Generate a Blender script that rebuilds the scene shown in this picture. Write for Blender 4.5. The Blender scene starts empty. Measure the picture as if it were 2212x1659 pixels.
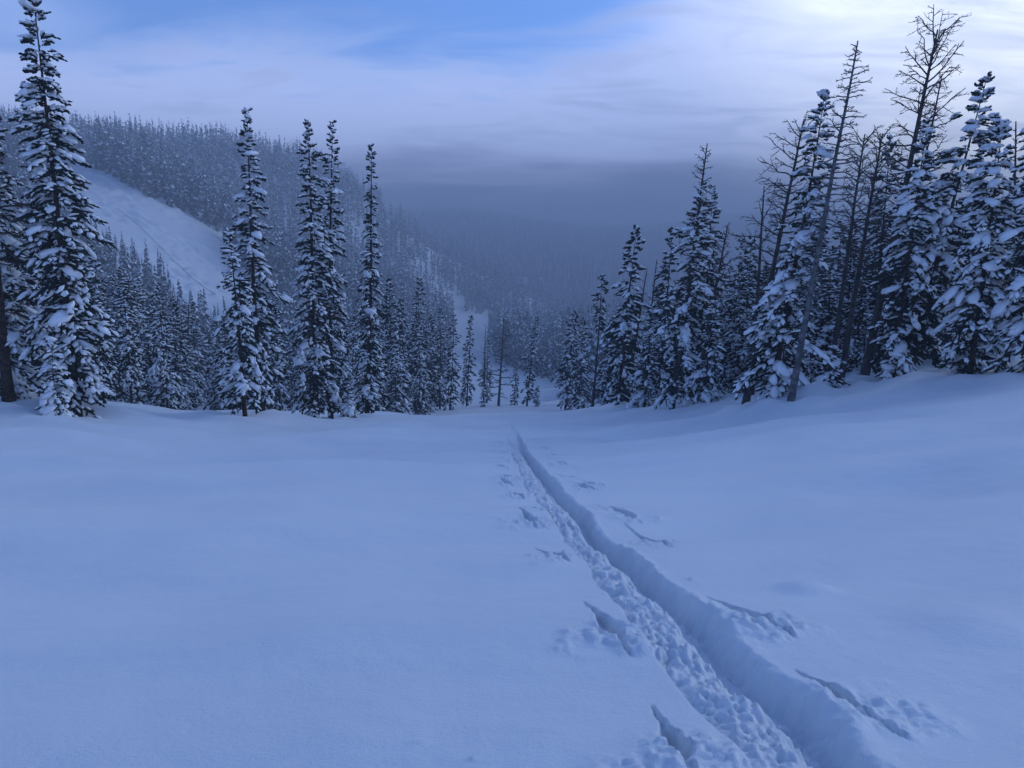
import bpy, math
import numpy as np
from mathutils import Vector

rng = np.random.default_rng(7)
scene = bpy.context.scene
C = scene.collection

# ------------------------------------------------------------------ camera
F = 1662.0; CX = 1106.0; CY = 829.5           # focal length and centre on a 2212 px wide sheet
PITCH = math.radians(9.4); CAMZ = 1.65
cp, sp = math.cos(PITCH), math.sin(PITCH)
cam_d = bpy.data.cameras.new('camera'); cam = bpy.data.objects.new('camera', cam_d); C.objects.link(cam)
cam_d.sensor_width = 36.0; cam_d.lens = 36.0 * F / 2212.0
cam_d.clip_start = 0.05; cam_d.clip_end = 20000
cam.location = (0, 0, CAMZ); cam.rotation_euler = (math.radians(90) - PITCH, 0, 0)
scene.camera = cam

# ------------------------------------------------------------------ sun and sky
SUN_AZ = math.radians(60); SUN_EL = math.radians(25)      # azimuth to the right of the view, +Y forward
sdir = Vector((math.sin(SUN_AZ) * math.cos(SUN_EL), math.cos(SUN_AZ) * math.cos(SUN_EL), math.sin(SUN_EL)))
sun_d = bpy.data.lights.new('sun', 'SUN'); sun = bpy.data.objects.new('sun', sun_d); C.objects.link(sun)
sun_d.energy = 1.4; sun_d.angle = math.radians(18); sun_d.color = (0.57, 0.76, 1.0)
sun.rotation_euler = sdir.to_track_quat('Z', 'Y').to_euler(); sun.location = (40, 30, 60)

world = bpy.data.worlds.new('World'); scene.world = world; world.use_nodes = True
nt = world.node_tree; nt.nodes.clear()
def N(t, **kw):
    n = nt.nodes.new(t)
    for k, v in kw.items(): setattr(n, k, v)
    return n
L = lambda a, b: nt.links.new(a, b)
def M(op, a, b=None, clamp=False):
    n = N('ShaderNodeMath', operation=op, use_clamp=clamp)
    for i, q in enumerate((a, b)):
        if q is None: continue
        if isinstance(q, (int, float)): n.inputs[i].default_value = q
        else: L(q, n.inputs[i])
    return n.outputs[0]
def SM(x, lo, hi):
    n = N('ShaderNodeMapRange', interpolation_type='SMOOTHERSTEP')
    L(x, n.inputs[0]); n.inputs[1].default_value = lo; n.inputs[2].default_value = hi
    return n.outputs[0]
def MIX(f, a, b):
    n = N('ShaderNodeMix', data_type='RGBA')
    if isinstance(f, (int, float)): n.inputs[0].default_value = f
    else: L(f, n.inputs[0])
    for i, q in ((6, a), (7, b)):
        if isinstance(q, tuple): n.inputs[i].default_value = (*q, 1)
        else: L(q, n.inputs[i])
    return n.outputs[2]
sky = N('ShaderNodeTexSky', sky_type='NISHITA', sun_disc=False)
sky.sun_elevation = SUN_EL; sky.sun_rotation = SUN_AZ
sky.altitude = 3000; sky.air_density = 1.0; sky.dust_density = 0.3; sky.ozone_density = 4.0
tc = N('ShaderNodeTexCoord')
nrm = N('ShaderNodeVectorMath', operation='NORMALIZE'); L(tc.outputs['Generated'], nrm.inputs[0])
sep = N('ShaderNodeSeparateXYZ'); L(nrm.outputs[0], sep.inputs[0])
X, Y, Z = sep.outputs
# clouds seen in perspective: direction projected on a flat layer overhead
zc = M('ADD', M('MAXIMUM', Z, 0.0), 0.16)
cmb = N('ShaderNodeCombineXYZ'); L(M('DIVIDE', X, zc), cmb.inputs[0]); L(M('MULTIPLY', M('DIVIDE', Y, zc), 2.2), cmb.inputs[1]); L(M('MULTIPLY', Z, 2.0), cmb.inputs[2])
def NOISE(vec, scale, detail, rough, dist=0.0):
    n = N('ShaderNodeTexNoise'); L(vec, n.inputs['Vector'])
    n.inputs['Scale'].default_value = scale; n.inputs['Detail'].default_value = detail
    n.inputs['Roughness'].default_value = rough; n.inputs['Distortion'].default_value = dist
    return n.outputs['Fac']
n1 = NOISE(cmb.outputs[0], 0.60, 4, 0.5, 0.3)
n2 = NOISE(cmb.outputs[0], 1.9, 9, 0.60, 0.9)
dsun = N('ShaderNodeVectorMath', operation='DOT_PRODUCT'); L(nrm.outputs[0], dsun.inputs[0]); dsun.inputs[1].default_value = sdir
dt = dsun.outputs['Value']
# low stratus: everything below about 14 degrees, higher towards the sun
edge = M('ADD', M('ADD', Z, M('MULTIPLY', M('SUBTRACT', n1, 0.5), 0.16)), M('MULTIPLY', M('SUBTRACT', n2, 0.5), 0.11))
edge = M('SUBTRACT', edge, M('MULTIPLY', SM(dt, 0.52, 0.98), 0.24))
low = M('SUBTRACT', 1.0, SM(edge, 0.175, 0.275))
high = M('MULTIPLY', SM(n1, 0.50, 0.78), 0.40)
cover = M('MAXIMUM', low, high)
glow = SM(dt, 0.60, 1.0)
tex = M('ADD', M('MULTIPLY', M('SUBTRACT', n2, 0.5), 1.25), M('MULTIPLY', M('SUBTRACT', n1, 0.5), 0.9))
dens = M('ADD', SM(M('ADD', Z, M('MULTIPLY', M('SUBTRACT', NOISE(cmb.outputs[0], 1.1, 5, 0.55, 0.4), 0.5), 0.10)), 0.050, 0.160), M('MULTIPLY', tex, SM(Z, 0.06, 0.20)), clamp=True)
ccol = MIX(dens, (0.170, 0.240, 0.47), (1.22, 1.52, 2.50))
ccol = MIX(M('ADD', glow, M('MULTIPLY', M('MULTIPLY', tex, glow), 1.8), clamp=True), ccol, (3.1, 3.3, 3.55))
skym = N('ShaderNodeMix', data_type='RGBA', blend_type='MULTIPLY'); skym.inputs[0].default_value = 1.0
L(sky.outputs[0], skym.inputs[6]); skym.inputs[7].default_value = (1.98, 2.42, 3.10, 1)
SKY = 0.14
skysc = N('ShaderNodeVectorMath', operation='SCALE'); L(skym.outputs[2], skysc.inputs[0]); skysc.inputs['Scale'].default_value = 1.0
csc = N('ShaderNodeVectorMath', operation='SCALE'); L(ccol, csc.inputs[0]); csc.inputs['Scale'].default_value = 1.0 / SKY
fin = MIX(cover, skysc.outputs[0], csc.outputs[0])
bg = N('ShaderNodeBackground'); L(fin, bg.inputs[0]); bg.inputs[1].default_value = SKY
wo = N('ShaderNodeOutputWorld'); L(bg.outputs[0], wo.inputs[0])

vs = scene.view_settings
vs.view_transform = 'Standard'; vs.look = 'None'; vs.gamma = 1.0; vs.exposure = -0.60; vs.use_curve_mapping = False
scene.cycles.use_denoising = True
scene.cycles.max_bounces = 6; scene.cycles.diffuse_bounces = 2; scene.cycles.volume_bounces = 0

# ------------------------------------------------------------------ projection helpers
def ray(u, v):
    a = (u - CX) / F; b = -(v - CY) / F
    return a, cp + b * sp, -sp + b * cp
def unproj(u, v, d):
    a, y, z = ray(u, v); return np.array([a / y * d, d, CAMZ + z / y * d])
def project(x, y, z):
    z = z - CAMZ
    fw = y * cp - z * sp; up = y * sp + z * cp
    return CX + F * x / fw, CY - F * up / fw

# ------------------------------------------------------------------ noise
def _h(ix, iy, s):
    n = (ix.astype(np.int64) * 374761393 + iy.astype(np.int64) * 668265263 + s * 974711) & 0x7fffffff
    n = ((n ^ (n >> 13)) * 1274126177) & 0x7fffffff
    n = ((n ^ (n >> 16)) * 2246822519) & 0x7fffffff
    return (n & 0xffff) / 65535.0
def noise(x, y, s=0):
    x = np.asarray(x, float); y = np.asarray(y, float)
    ix = np.floor(x); iy = np.floor(y); fx = x - ix; fy = y - iy
    r = 0
    wx = fx * fx * fx * (fx * (fx * 6 - 15) + 10); wy = fy * fy * fy * (fy * (fy * 6 - 15) + 10)
    def g(dx, dy):
        a = _h(ix + dx, iy + dy, s) * 2 * np.pi
        return np.cos(a) * (fx - dx) + np.sin(a) * (fy - dy)
    a = g(0, 0) * (1 - wx) + g(1, 0) * wx
    b = g(0, 1) * (1 - wx) + g(1, 1) * wx
    return (a * (1 - wy) + b * wy) * 1.5
def fbm(x, y, s=0, o=4, r=0.5):
    t = 0; a = 1.0
    for k in range(o):
        t = t + a * noise(x * 2 ** k, y * 2 ** k, s + k * 17); a *= r
    return t
def sstep(x, a, b):
    t = np.clip((x - a) / (b - a), 0, 1); return t * t * (3 - 2 * t)

# ------------------------------------------------------------------ terrain heights
SL = 0.166
def near_base(x, y):
    z = -SL * y
    z = z + 0.195 * np.sqrt(np.maximum(x - 2.0, 0) ** 2 + 9.0) - 0.585 - 0.0022 * np.maximum(x - 17, 0) ** 2
    z = z + 0.12 * np.sqrt(np.maximum(-x - 7, 0) ** 2 + 4) - 0.24 - 0.004 * np.maximum(-x - 18, 0) ** 2
    drop = np.maximum(y - (25 + 8 * sstep(x / np.maximum(y, 1), -0.5, -0.3) + 9 * sstep(x / np.maximum(y, 1), -0.25, 0.0) - 15 * sstep(x / np.maximum(y, 1), 0.12, 0.45)), 0)
    z = z - 0.0045 * drop ** 2
    return z
CTRL = []
def cpt(u, v, d):
    a, yy, zz = ray(u, v); CTRL.append((a / yy, math.log(d), zz / yy))
for s in np.linspace(-0.85, 0.85, 12):
    for d in (30, 42, 52):
        CTRL.append((s, math.log(d), (float(near_base(np.array(s * d), np.array(float(d)))) - CAMZ) / d))
for u, v, d in [(1080, 876, 85), (1190, 856, 140), (1010, 862, 130), (1000, 775, 260), (1010, 718, 380), (1200, 668, 600), (1180, 645, 830), (1000, 645, 830), (1400, 640, 830),
                (300, 900, 68), (300, 815, 100), (300, 715, 130), (300, 630, 160), (300, 545, 190), (300, 455, 230), (300, 385, 270), (300, 342, 350), (300, 346, 420),
                (80, 880, 60), (80, 760, 100), (80, 600, 140), (80, 460, 190), (80, 395, 240), (80, 348, 300), (80, 326, 400),
                (-150, 860, 60), (-150, 560, 140), (-150, 380, 240), (-150, 260, 400),
                (500, 885, 75), (500, 790, 125), (500, 665, 180), (500, 580, 225), (480, 505, 265), (500, 346, 400), (500, 368, 480),
                (640, 850, 100), (640, 705, 200), (640, 580, 300), (640, 376, 430), (640, 402, 520),
                (760, 858, 100), (760, 735, 200), (760, 610, 300), (760, 425, 450), (760, 470, 560),
                (850, 865, 100), (850, 745, 220), (850, 640, 330), (850, 485, 480), (850, 530, 600),
                (940, 700, 320), (940, 610, 430), (940, 545, 530), (940, 600, 680),
                (1010, 640, 480), (1020, 585, 560), (1020, 625, 720),
                (1100, 690, 420), (1100, 632, 640), 
                (1350, 868, 90), (1350, 840, 140), (1350, 730, 300), (1350, 675, 550),
                (1600, 850, 80), (1600, 800, 160), (1600, 700, 400), (1600, 650, 700),
                (1900, 830, 70), (1900, 780, 160), (1900, 690, 400), (1900, 640, 700),
                (2300, 800, 60), (2300, 720, 160), (2300, 640, 400), (2300, 610, 700)]:
    cpt(u, v, d)
for u in (300, 700, 1000, 1150, 1350, 1600, 2000, 2400):
    w = 13 * math.sin(u * 0.011) + 11 * math.sin(u * 0.0049 + 1.0)
    for v, d in ((602, 905), (562 + w, 1000), (525 + w, 1110), (495 + w, 1230), (478 + w, 1350), (500 + w, 1600), (600, 2450)):
        cpt(u, v, d)
CT = np.array(CTRL)
SS, SD = 3.2, 2.6
def _k(r2): return np.where(r2 > 1e-12, 0.5 * r2 * np.log(np.maximum(r2, 1e-12)), 0.0)
P = np.c_[CT[:, 0] * SS, CT[:, 1] * SD]
n = len(P)
K = _k(((P[:, None] - P[None]) ** 2).sum(-1)) + 0.004 * np.eye(n)
Q = np.c_[np.ones(n), P]
A = np.block([[K, Q], [Q.T, np.zeros((3, 3))]])
W = np.linalg.solve(A, np.r_[CT[:, 2], np.zeros(3)])
def far_base(x, y):
    sh = np.shape(x); x = np.ravel(x).astype(float); y = np.maximum(np.ravel(y).astype(float), 20.0)
    q = np.c_[x / y * SS, np.log(y) * SD]
    out = np.empty(len(q))
    for i in range(0, len(q), 20000):
        p = q[i:i + 20000]
        out[i:i + 20000] = _k(((p[:, None] - P[None]) ** 2).sum(-1)) @ W[:n] + np.c_[np.ones(len(p)), p] @ W[n:]
    return (CAMZ + out * y).reshape(sh)
def swell(x, y):
    near_track = np.exp(-((x - np.interp(y, [2, 6, 12, 30], [1.3, 0.75, 0.4, -0.2])) / 2.6) ** 2)
    f = sstep(y, 1.0, 9.0) * (1 - 0.78 * near_track)
    z = f * (0.36 * noise(x / 9 + 3, y / 4.5, 1) + 0.16 * noise(x / 3.8, y / 2.2 + 5, 2)) + 0.012 * noise(x / 0.9, y / 0.8, 3) * f
    z = z + 0.075 * noise(x / 2.6 + 9, y / 1.4, 8)
    dr = sstep(y, 18, 30) * sstep(x, 1, 5)
    z = z + dr * (0.22 * np.abs(noise(x / 4.5 + y / 14, y / 3.0, 4)) - 0.05)
    dl = sstep(y, 14, 26) * sstep(-x, 2, 8)
    z = z + dl * 0.13 * noise(x / 6, y / 2.6, 6)
    return z
def ground(x, y):
    x = np.asarray(x, float); y = np.asarray(y, float)
    t = sstep(y, 40, 56)
    return (near_base(x, y) + swell(x, y) * (1 - t)) * (1 - t) + far_base(x, y) * t
def hit(u, v, lo=1.0, hi=80.0):
    a, yy, zz = ray(u, v); s = a / yy; t = zz / yy
    ys = np.linspace(lo, hi, 4000); d = CAMZ + t * ys - near_base(s * ys, ys)
    i = int(np.argmax(d < 0)) if (d < 0).any() else len(ys) - 1
    return s * ys[i], ys[i]

# ------------------------------------------------------------------ mesh helpers
def mesh_np(name, V, faces, mats, smooth=True, matidx=None):
    """faces: list of index arrays (k,3) / (k,4)"""
    me = bpy.data.meshes.new(name)
    V = np.asarray(V, np.float32)
    me.vertices.add(len(V)); me.vertices.foreach_set('co', V.ravel())
    loops = np.concatenate([f.ravel() for f in faces]).astype(np.int32)
    tot = np.concatenate([np.full(len(f), f.shape[1], np.int32) for f in faces])
    st = np.concatenate([[0], np.cumsum(tot)[:-1]]).astype(np.int32)
    me.loops.add(len(loops)); me.loops.foreach_set('vertex_index', loops)
    me.polygons.add(len(tot)); me.polygons.foreach_set('loop_start', st); me.polygons.foreach_set('loop_total', tot)
    me.polygons.foreach_set('use_smooth', np.full(len(tot), smooth, bool))
    for m in mats: me.materials.append(m)
    if matidx is not None: me.polygons.foreach_set('material_index', np.asarray(matidx, np.int32))
    me.update(calc_edges=True)
    return me
def link(name, me, parent=None):
    o = bpy.data.objects.new(name, me); C.objects.link(o)
    if parent is not None: o.parent = parent
    return o
def tag(o, label, cat, group=None):
    o['label'] = label; o['category'] = cat
    if group: o['group'] = group
    return o
def grid_faces(nr, nc):
    i = np.arange(nr * nc).reshape(nr, nc)
    return np.stack([i[:-1, :-1], i[:-1, 1:], i[1:, 1:], i[1:, :-1]], -1).reshape(-1, 4)
def scatter(tV, tF, R, T):
    """copies of a template: R (k,3,3), T (k,3)"""
    V = np.einsum('kij,nj->kni', R, tV) + T[:, None]
    k, nv = len(T), len(tV)
    Fc = tF[None] + (np.arange(k) * nv)[:, None, None]
    return V.reshape(-1, 3), Fc.reshape(-1, tF.shape[1])
def joinVF(parts):
    Vs, Fs, o = [], [], 0
    for V, Fc in parts:
        if len(V) == 0: continue
        Vs.append(V); Fs.append(Fc + o); o += len(V)
    return np.concatenate(Vs), Fs

# ------------------------------------------------------------------ materials
def material(name, rough=0.8, spec=0.2):
    m = bpy.data.materials.new(name); m.use_nodes = True
    b = m.node_tree.nodes['Principled BSDF']
    b.inputs['Roughness'].default_value = rough; b.inputs['Specular IOR Level'].default_value = spec
    return m, m.node_tree, b
def noise_col(t, b, c0, c1, scale, detail=5, lo=0.35, hi=0.65, coord='Object', rough=0.6):
    co = t.nodes.new('ShaderNodeTexCoord'); n = t.nodes.new('ShaderNodeTexNoise'); r = t.nodes.new('ShaderNodeValToRGB')
    n.inputs['Scale'].default_value = scale; n.inputs['Detail'].default_value = detail; n.inputs['Roughness'].default_value = rough
    r.color_ramp.elements[0].position = lo; r.color_ramp.elements[0].color = (*c0, 1)
    r.color_ramp.elements[1].position = hi; r.color_ramp.elements[1].color = (*c1, 1)
    t.links.new(co.outputs[coord], n.inputs['Vector']); t.links.new(n.outputs['Fac'], r.inputs[0])
    if b is not None: t.links.new(r.outputs[0], b.inputs['Base Color'])
    return co, n, r
def bump(t, b, co, layers, coord='Object'):
    prev = None
    for scale, strength, dist in layers:
        n = t.nodes.new('ShaderNodeTexNoise'); n.inputs['Scale'].default_value = scale; n.inputs['Detail'].default_value = 3
        t.links.new(co.outputs[coord], n.inputs['Vector'])
        bp = t.nodes.new('ShaderNodeBump'); bp.inputs['Strength'].default_value = strength; bp.inputs['Distance'].default_value = dist
        t.links.new(n.outputs['Fac'], bp.inputs['Height'])
        if prev is not None: t.links.new(prev, bp.inputs['Normal'])
        prev = bp.outputs[0]
    t.links.new(prev, b.inputs['Normal'])
m_snow, t, b = material('snow', 0.48, 0.5)
co, _, _ = noise_col(t, b, (0.72, 0.74, 0.77), (0.78, 0.795, 0.81), 0.6)
b.inputs['Sheen Weight'].default_value = 0.55; b.inputs['Sheen Roughness'].default_value = 0.45
bump(t, b, co, ((1.1, 0.35, 0.16), (5.0, 0.35, 0.03), (38.0, 0.5, 0.010), (150.0, 0.9, 0.004)))
m_tsnow, t, b = material('tree_snow', 0.7, 0.2)
co, _, _ = noise_col(t, b, (0.84, 0.85, 0.87), (0.91, 0.915, 0.92), 2.0)
bump(t, b, co, ((7.0, 0.6, 0.05), (26.0, 0.4, 0.02)))
m_needle, t, b = material('needles', 0.75, 0.15)
noise_col(t, b, (0.012, 0.022, 0.020), (0.040, 0.056, 0.042), 3.0)
m_rime, t, b = material('rimed_needles', 0.85, 0.1)
noise_col(t, b, (0.030, 0.042, 0.042), (0.32, 0.34, 0.35), 4.0, lo=0.38, hi=0.70)
m_rime_mist, t, b = material('rimed_misted_needles', 0.9, 0.1)
noise_col(t, b, (0.14, 0.16, 0.17), (0.48, 0.50, 0.52), 1.2, lo=0.35, hi=0.70)  # rime on the needles, paled further to stand in for ridge mist
m_bark, t, b = material('bark', 0.9, 0.1)
co, _, _ = noise_col(t, b, (0.018, 0.013, 0.010), (0.085, 0.058, 0.042), 9.0, 6)
bump(t, b, co, ((18.0, 0.9, 0.03),))
m_dead, t, b = material('weathered_wood', 0.9, 0.1)
co, _, _ = noise_col(t, b, (0.030, 0.026, 0.024), (0.105, 0.092, 0.084), 7.0, 6)
bump(t, b, co, ((20.0, 0.9, 0.02),))
m_frost, t, b = material('frosted_twigs', 0.9, 0.1)
co, _, _ = noise_col(t, b, (0.05, 0.045, 0.042), (0.20, 0.20, 0.205), 6.0, 6)
m_farfloor, t, b = material('far_forest_floor', 0.9, 0.1)
noise_col(t, b, (0.030, 0.040, 0.042), (0.16, 0.175, 0.19), 0.05, 8, 0.45, 0.75)
m_line, t, b = material('dark_line', 0.8, 0.2)
noise_col(t, b, (0.10, 0.10, 0.12), (0.18, 0.18, 0.20), 3.0)

# ------------------------------------------------------------------ near snow slope with the skin track
Lp = [(1616, 1657), (1492, 1513), (1356, 1349), (1322, 1298), (1273, 1226), (1235, 1171), (1180, 1110), (1134, 1046), (1106, 985), (1099, 955), (1088, 928)]
Rp = [(1900, 1657), (1768, 1521), (1640, 1441), (1544, 1349), (1436, 1257), (1371, 1200), (1299, 1139), (1247, 1087), (1198, 1035), (1146, 993), (1126, 962), (1098, 928)]
Lh = np.array(sorted([hit(*p) for p in Lp], key=lambda q: q[1])); Rh = np.array(sorted([hit(*p) for p in Rp], key=lambda q: q[1]))
def extrap(y, H):
    r = np.interp(y, H[:, 1], H[:, 0])
    s0 = (H[2, 0] - H[0, 0]) / (H[2, 1] - H[0, 1]); s1 = (H[-1, 0] - H[-4, 0]) / (H[-1, 1] - H[-4, 1])
    r = np.where(y < H[0, 1], H[0, 0] + s0 * (np.maximum(y, 0) - H[0, 1]), r)
    return np.where(y > H[-1, 1], H[-1, 0] + s1 * (y - H[-1, 1]) * 0.5, r)
xL = lambda y: extrap(y, Lh)
xR = lambda y: np.maximum(extrap(y, Rh), xL(y) + 0.42)
PW = [-0.10, -0.02, 0.02, 0.07, 0.20, 0.40, 0.55, 0.63, 0.72, 0.82, 0.92, 0.97, 1.0, 1.06, 1.2]
PD = [0.0, 0.0, -0.04, -0.060, -0.052, -0.060, -0.095, -0.165, -0.195, -0.180, -0.075, -0.015, -0.003, 0.010, 0.0]
MARKS = [((1258, 1303), (1330, 1385), 1.0), ((1408, 1525), (1475, 1645), 1.0), ((1153, 1170), (1205, 1200), 0.9), ((1119, 1104), (1150, 1130), 0.85),
         ((1094, 1053), (1122, 1072), 0.8), ((1074, 1030), (1098, 1040), 0.6), ((1060, 1008), (1084, 1014), 0.6), ((1050, 985), (1072, 990), 0.5),
         ((1522, 1298), (1650, 1358), 1.0), ((1716, 1453), (1830, 1522), 1.0), ((1350, 1125), (1425, 1165), 0.95), ((1298, 1088), (1365, 1114), 0.9),
         ((1228, 1040), (1275, 1052), 0.7), ((1190, 1018), (1236, 1030), 0.6), ((1170, 990), (1205, 998), 0.5)]
MARKS_G = [(hit(*a), hit(*b_), k) for a, b_, k in MARKS]
mr = np.random.default_rng(12)
for q in range(26):
    yy_ = 7.5 + 15.5 * (q + mr.random() * 0.6) / 26; sd = -1 if q % 2 else 1
    xx_ = float(xL(yy_)) - 0.22 - 0.22 * mr.random() if sd < 0 else float(xR(yy_)) + 0.18 + 0.25 * mr.random()
    if min(math.hypot(xx_ - m_[1][0], yy_ - m_[1][1]) for m_ in MARKS_G) < 0.5: continue
    MARKS_G.append(((xx_ - 0.05 * mr.random(), yy_ + 0.25 + 0.2 * mr.random()), (xx_ + 0.12 + 0.1 * mr.random(), yy_ - 0.05), 0.55 + 0.25 * mr.random()))
def billow(x, y, s, o=3):
    t = 0; a = 1.0
    for k in range(o):
        t = t + a * (1 - 2.2 * np.abs(noise(x * 2.1 ** k, y * 2.1 ** k, s + 31 * k))); a *= 0.5
    return t
def track(x, y):
    l, r = xL(y), xR(y)
    fade = 1 - 0.75 * sstep(y, 17, 26) - 0.25 * sstep(y, 26, 36)
    jag = 0.030 * noise(x * 2.2, y * 2.6, 21) + (0.012 * noise(x * 8, y * 8, 22) + 0.010 * noise(x * 21, y * 21, 23)) * sstep((x - l) / (r - l), 0.4, 0.8) * 1.6 + 0.008 * noise(x * 8, y * 8, 25)
    w = (x - l) / (r - l) + jag / np.maximum(r - l, 0.3)
    prof = np.interp(w, PW, PD)
    inside = sstep(w, 0.0, 0.08) * (1 - 0.65 * sstep(w, 0.56, 0.68)) * (1 - sstep(w, 0.74, 0.82))
    rub = billow(x * 8, y * 7, 41) * 0.022 + 0.045 * noise(x * 2.6, y * 2.6, 43) + 0.010 * billow(x * 20, y * 18, 45, 2)
    # clods: rounded caps on a jittered lattice
    cl = 0
    for sc_, hgt, sd in ((7.0, 0.040, 51), (13.0, 0.034, 57), (24.0, 0.026, 63)):
        gx, gy = np.floor(x * sc_), np.floor(y * sc_)
        best = np.zeros_like(x)
        for ox in (-1, 0, 1):
            for oy in (-1, 0, 1):
                px = gx + ox + 0.15 + 0.7 * _h(gx + ox, gy + oy, sd); py = gy + oy + 0.15 + 0.7 * _h(gx + ox, gy + oy, sd + 1)
                q = _h(gx + ox, gy + oy, sd + 2)
                rad = 0.30 + 0.40 * q
                d2 = ((x * sc_ - px) ** 2 + (y * sc_ - py) ** 2) / rad ** 2
                best = np.maximum(best, np.maximum(1 - d2, 0) ** 0.75 * rad * (q > 0.42))
        cl = cl + best * hgt * 1.3
    floor_r = sstep(w, 0.56, 0.66) * (1 - sstep(w, 0.74, 0.82))
    wall = sstep(w, 0.74, 0.82) * (1 - sstep(w, 0.97, 1.03))
    z = prof + inside * (rub * 0.7 + cl * 0.8) + floor_r * (0.022 * noise(x * 6, y * 3.4, 47) + 0.3 * cl) + wall * (0.016 * noise(x * 4, y * 4, 48) + 0.008 * noise(x * 12, y * 12, 49))
    rim = sstep(w, 0.98, 1.04) * (1 - sstep(w, 1.05, 1.32)) * np.clip(noise(x * 1.3, y * 1.1, 46) + 0.45, 0, 1)
    z = z + rim * (0.5 * cl + 0.012)
    z = z * fade
    # pole plants with the snow they threw out
    for (a, b_, k) in MARKS_G:
        ax, ay = a; bx, by = b_
        dx, dy = bx - ax, by - ay; ln = math.hypot(dx, dy); dx /= ln; dy /= ln
        m = (np.abs(x - bx) < 1.2) & (np.abs(y - by) < 1.8)
        if not m.any(): continue
        xx, yy = x[m], y[m]
        wob = 0.02 * noise(xx * 7, yy * 7, 71)
        s = ((xx - ax) * dx + (yy - ay) * dy) / ln; q = -(xx - ax) * dy + (yy - ay) * dx + wob
        half = np.interp(s, [0, 0.45, 0.6, 0.95, 1.06], [0.005, 0.017, 0.042, 0.058, 0.012]) * (0.7 + 0.3 * min(ln / 0.5, 1.4))
        dep = np.interp(s, [-0.02, 0, 0.45, 0.62, 0.95, 1.05], [0, 0.02, 0.05, 0.10, 0.085, 0]) * k
        groove = dep * (1 - sstep(np.abs(q) / np.maximum(half, 1e-3), 0.55, 1.15))
        ex = bx - dx * ln * 0.15 + 0.05; ey = by - dy * ln * 0.15 - 0.16
        rr = np.hypot((xx - ex) / 0.42, (yy - ey) / 0.30) + 0.55 * noise(xx * 4, yy * 4, 73)
        deb = (1 - sstep(rr, 0.35, 1.15)) * (np.clip(billow(xx * 8, yy * 7, 75) * 0.5, -0.15, 1) * 0.022 + cl[m] * 0.55 + 0.004)
        lip = 0.02 * np.exp(-((np.abs(q) - half * 1.5) / 0.03) ** 2) * sstep(s, 0.45, 0.7) * (1 - sstep(s, 0.98, 1.1)) * (0.4 + noise(xx * 9, yy * 9, 77))
        z[m] = z[m] - groove * (np.abs(q) < half * 1.2) + np.where(np.abs(q) < half * 1.1, 0, (deb + lip) * k)
    return z
def bumps(x, y):
    z = np.zeros_like(x)
    for (u, v), h, r in (((1742, 1278), 0.085, 0.24), ((2060, 1335), 0.05, 0.42), ((2130, 1378), 0.045, 0.38), ((1493, 1252), 0.03, 0.035), ((905, 1610), 0.012, 0.03), ((1022, 1647), 0.016, 0.02)):
        cx, cy = hit(u, v)
        z += h * np.exp(-(((x - cx) / r) ** 2 + ((y - cy) / (r * 0.8)) ** 2) ** 1.2)
    return z
rows = [1.3]
while rows[-1] < 64: rows.append(rows[-1] + 0.0031 * rows[-1] ** 1.25)
rows = np.array(list(np.linspace(-14, 1.0, 16)) + rows)
inner = np.arange(-1.35, 1.351, 0.0125)
out = [1.35]; st = 0.013
while out[-1] < 95: out.append(out[-1] + st); st *= 1.055
out = np.array(out[1:])
cols = np.r_[-out[::-1], inner, out]
YY, OO = np.meshgrid(rows, cols, indexing='ij')
cen = (xL(YY) + xR(YY)) / 2
cen = np.where(YY < 1.3, cen[16, 0], cen)
XX = cen + OO
ZZ = ground(XX, YY)
msk = (np.abs(OO) < 1.34) & (YY > 1.2) & (YY < 38)
e = 1 - sstep(np.abs(OO[msk]), 1.15, 1.33)
ZZ[msk] += track(XX[msk], YY[msk]) * e
ZZ += bumps(XX, YY)
me = slope_me = mesh_np('snow_slope', np.stack([XX, YY, ZZ], -1).reshape(-1, 3), [grid_faces(*XX.shape)], [m_snow])
o = link('snow_slope', me); o['kind'] = 'structure'; o['label'] = 'smooth blue-white snow slope with a trodden ski track'

# ------------------------------------------------------------------ far terrain
def inpoly(u, v, poly):
    c = np.zeros(np.shape(u), bool); p = poly[-1]
    for q in poly:
        cond = ((q[1] > v) != (p[1] > v)) & (u < (p[0] - q[0]) * (v - q[1]) / (p[1] - q[1] + 1e-9) + q[0])
        c ^= cond; p = q
    return c
PISTE = [(120, 345), (190, 358), (250, 385), (330, 430), (420, 470), (480, 512), (530, 590), (560, 690), (470, 690), (400, 655), (330, 590), (260, 525), (190, 475), (120, 460)]
RUN = [(980, 695), (1048, 695), (1066, 770), (1135, 808), (1228, 832), (1238, 900), (945, 900), (968, 800)]
CLEAR = [[(868, 575), (930, 605), (1003, 648), (1003, 672), (905, 628), (865, 598)], [(940, 640), (1003, 672), (1000, 690), (945, 665)],
         [(776, 440), (800, 442), (812, 478), (790, 476)], [(822, 462), (858, 486), (862, 500), (830, 486)], [(868, 505), (893, 520), (896, 548), (876, 530)],
         [(775, 610), (800, 605), (808, 640), (780, 640)], [(725, 500), (750, 490), (762, 540), (735, 545)],
         [(950, 505), (975, 520), (978, 540), (952, 528)], [(290, 740), (330, 735), (335, 790), (295, 790)]]
MEADOW = [[(1108, 597), (1145, 597), (1135, 616), (1122, 608)], [(1156, 597), (1178, 597), (1170, 606)]]
def pisted(u, v, d):
    return inpoly(u, v, PISTE) & (d > 110) & (d < 330)
rad = np.exp(np.r_[np.linspace(math.log(57), math.log(120), 70)[:-1], np.linspace(math.log(120), math.log(330), 210)[:-1], np.linspace(math.log(330), math.log(2500), 110)]); az = np.linspace(-0.86, 0.86, 460)
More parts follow.
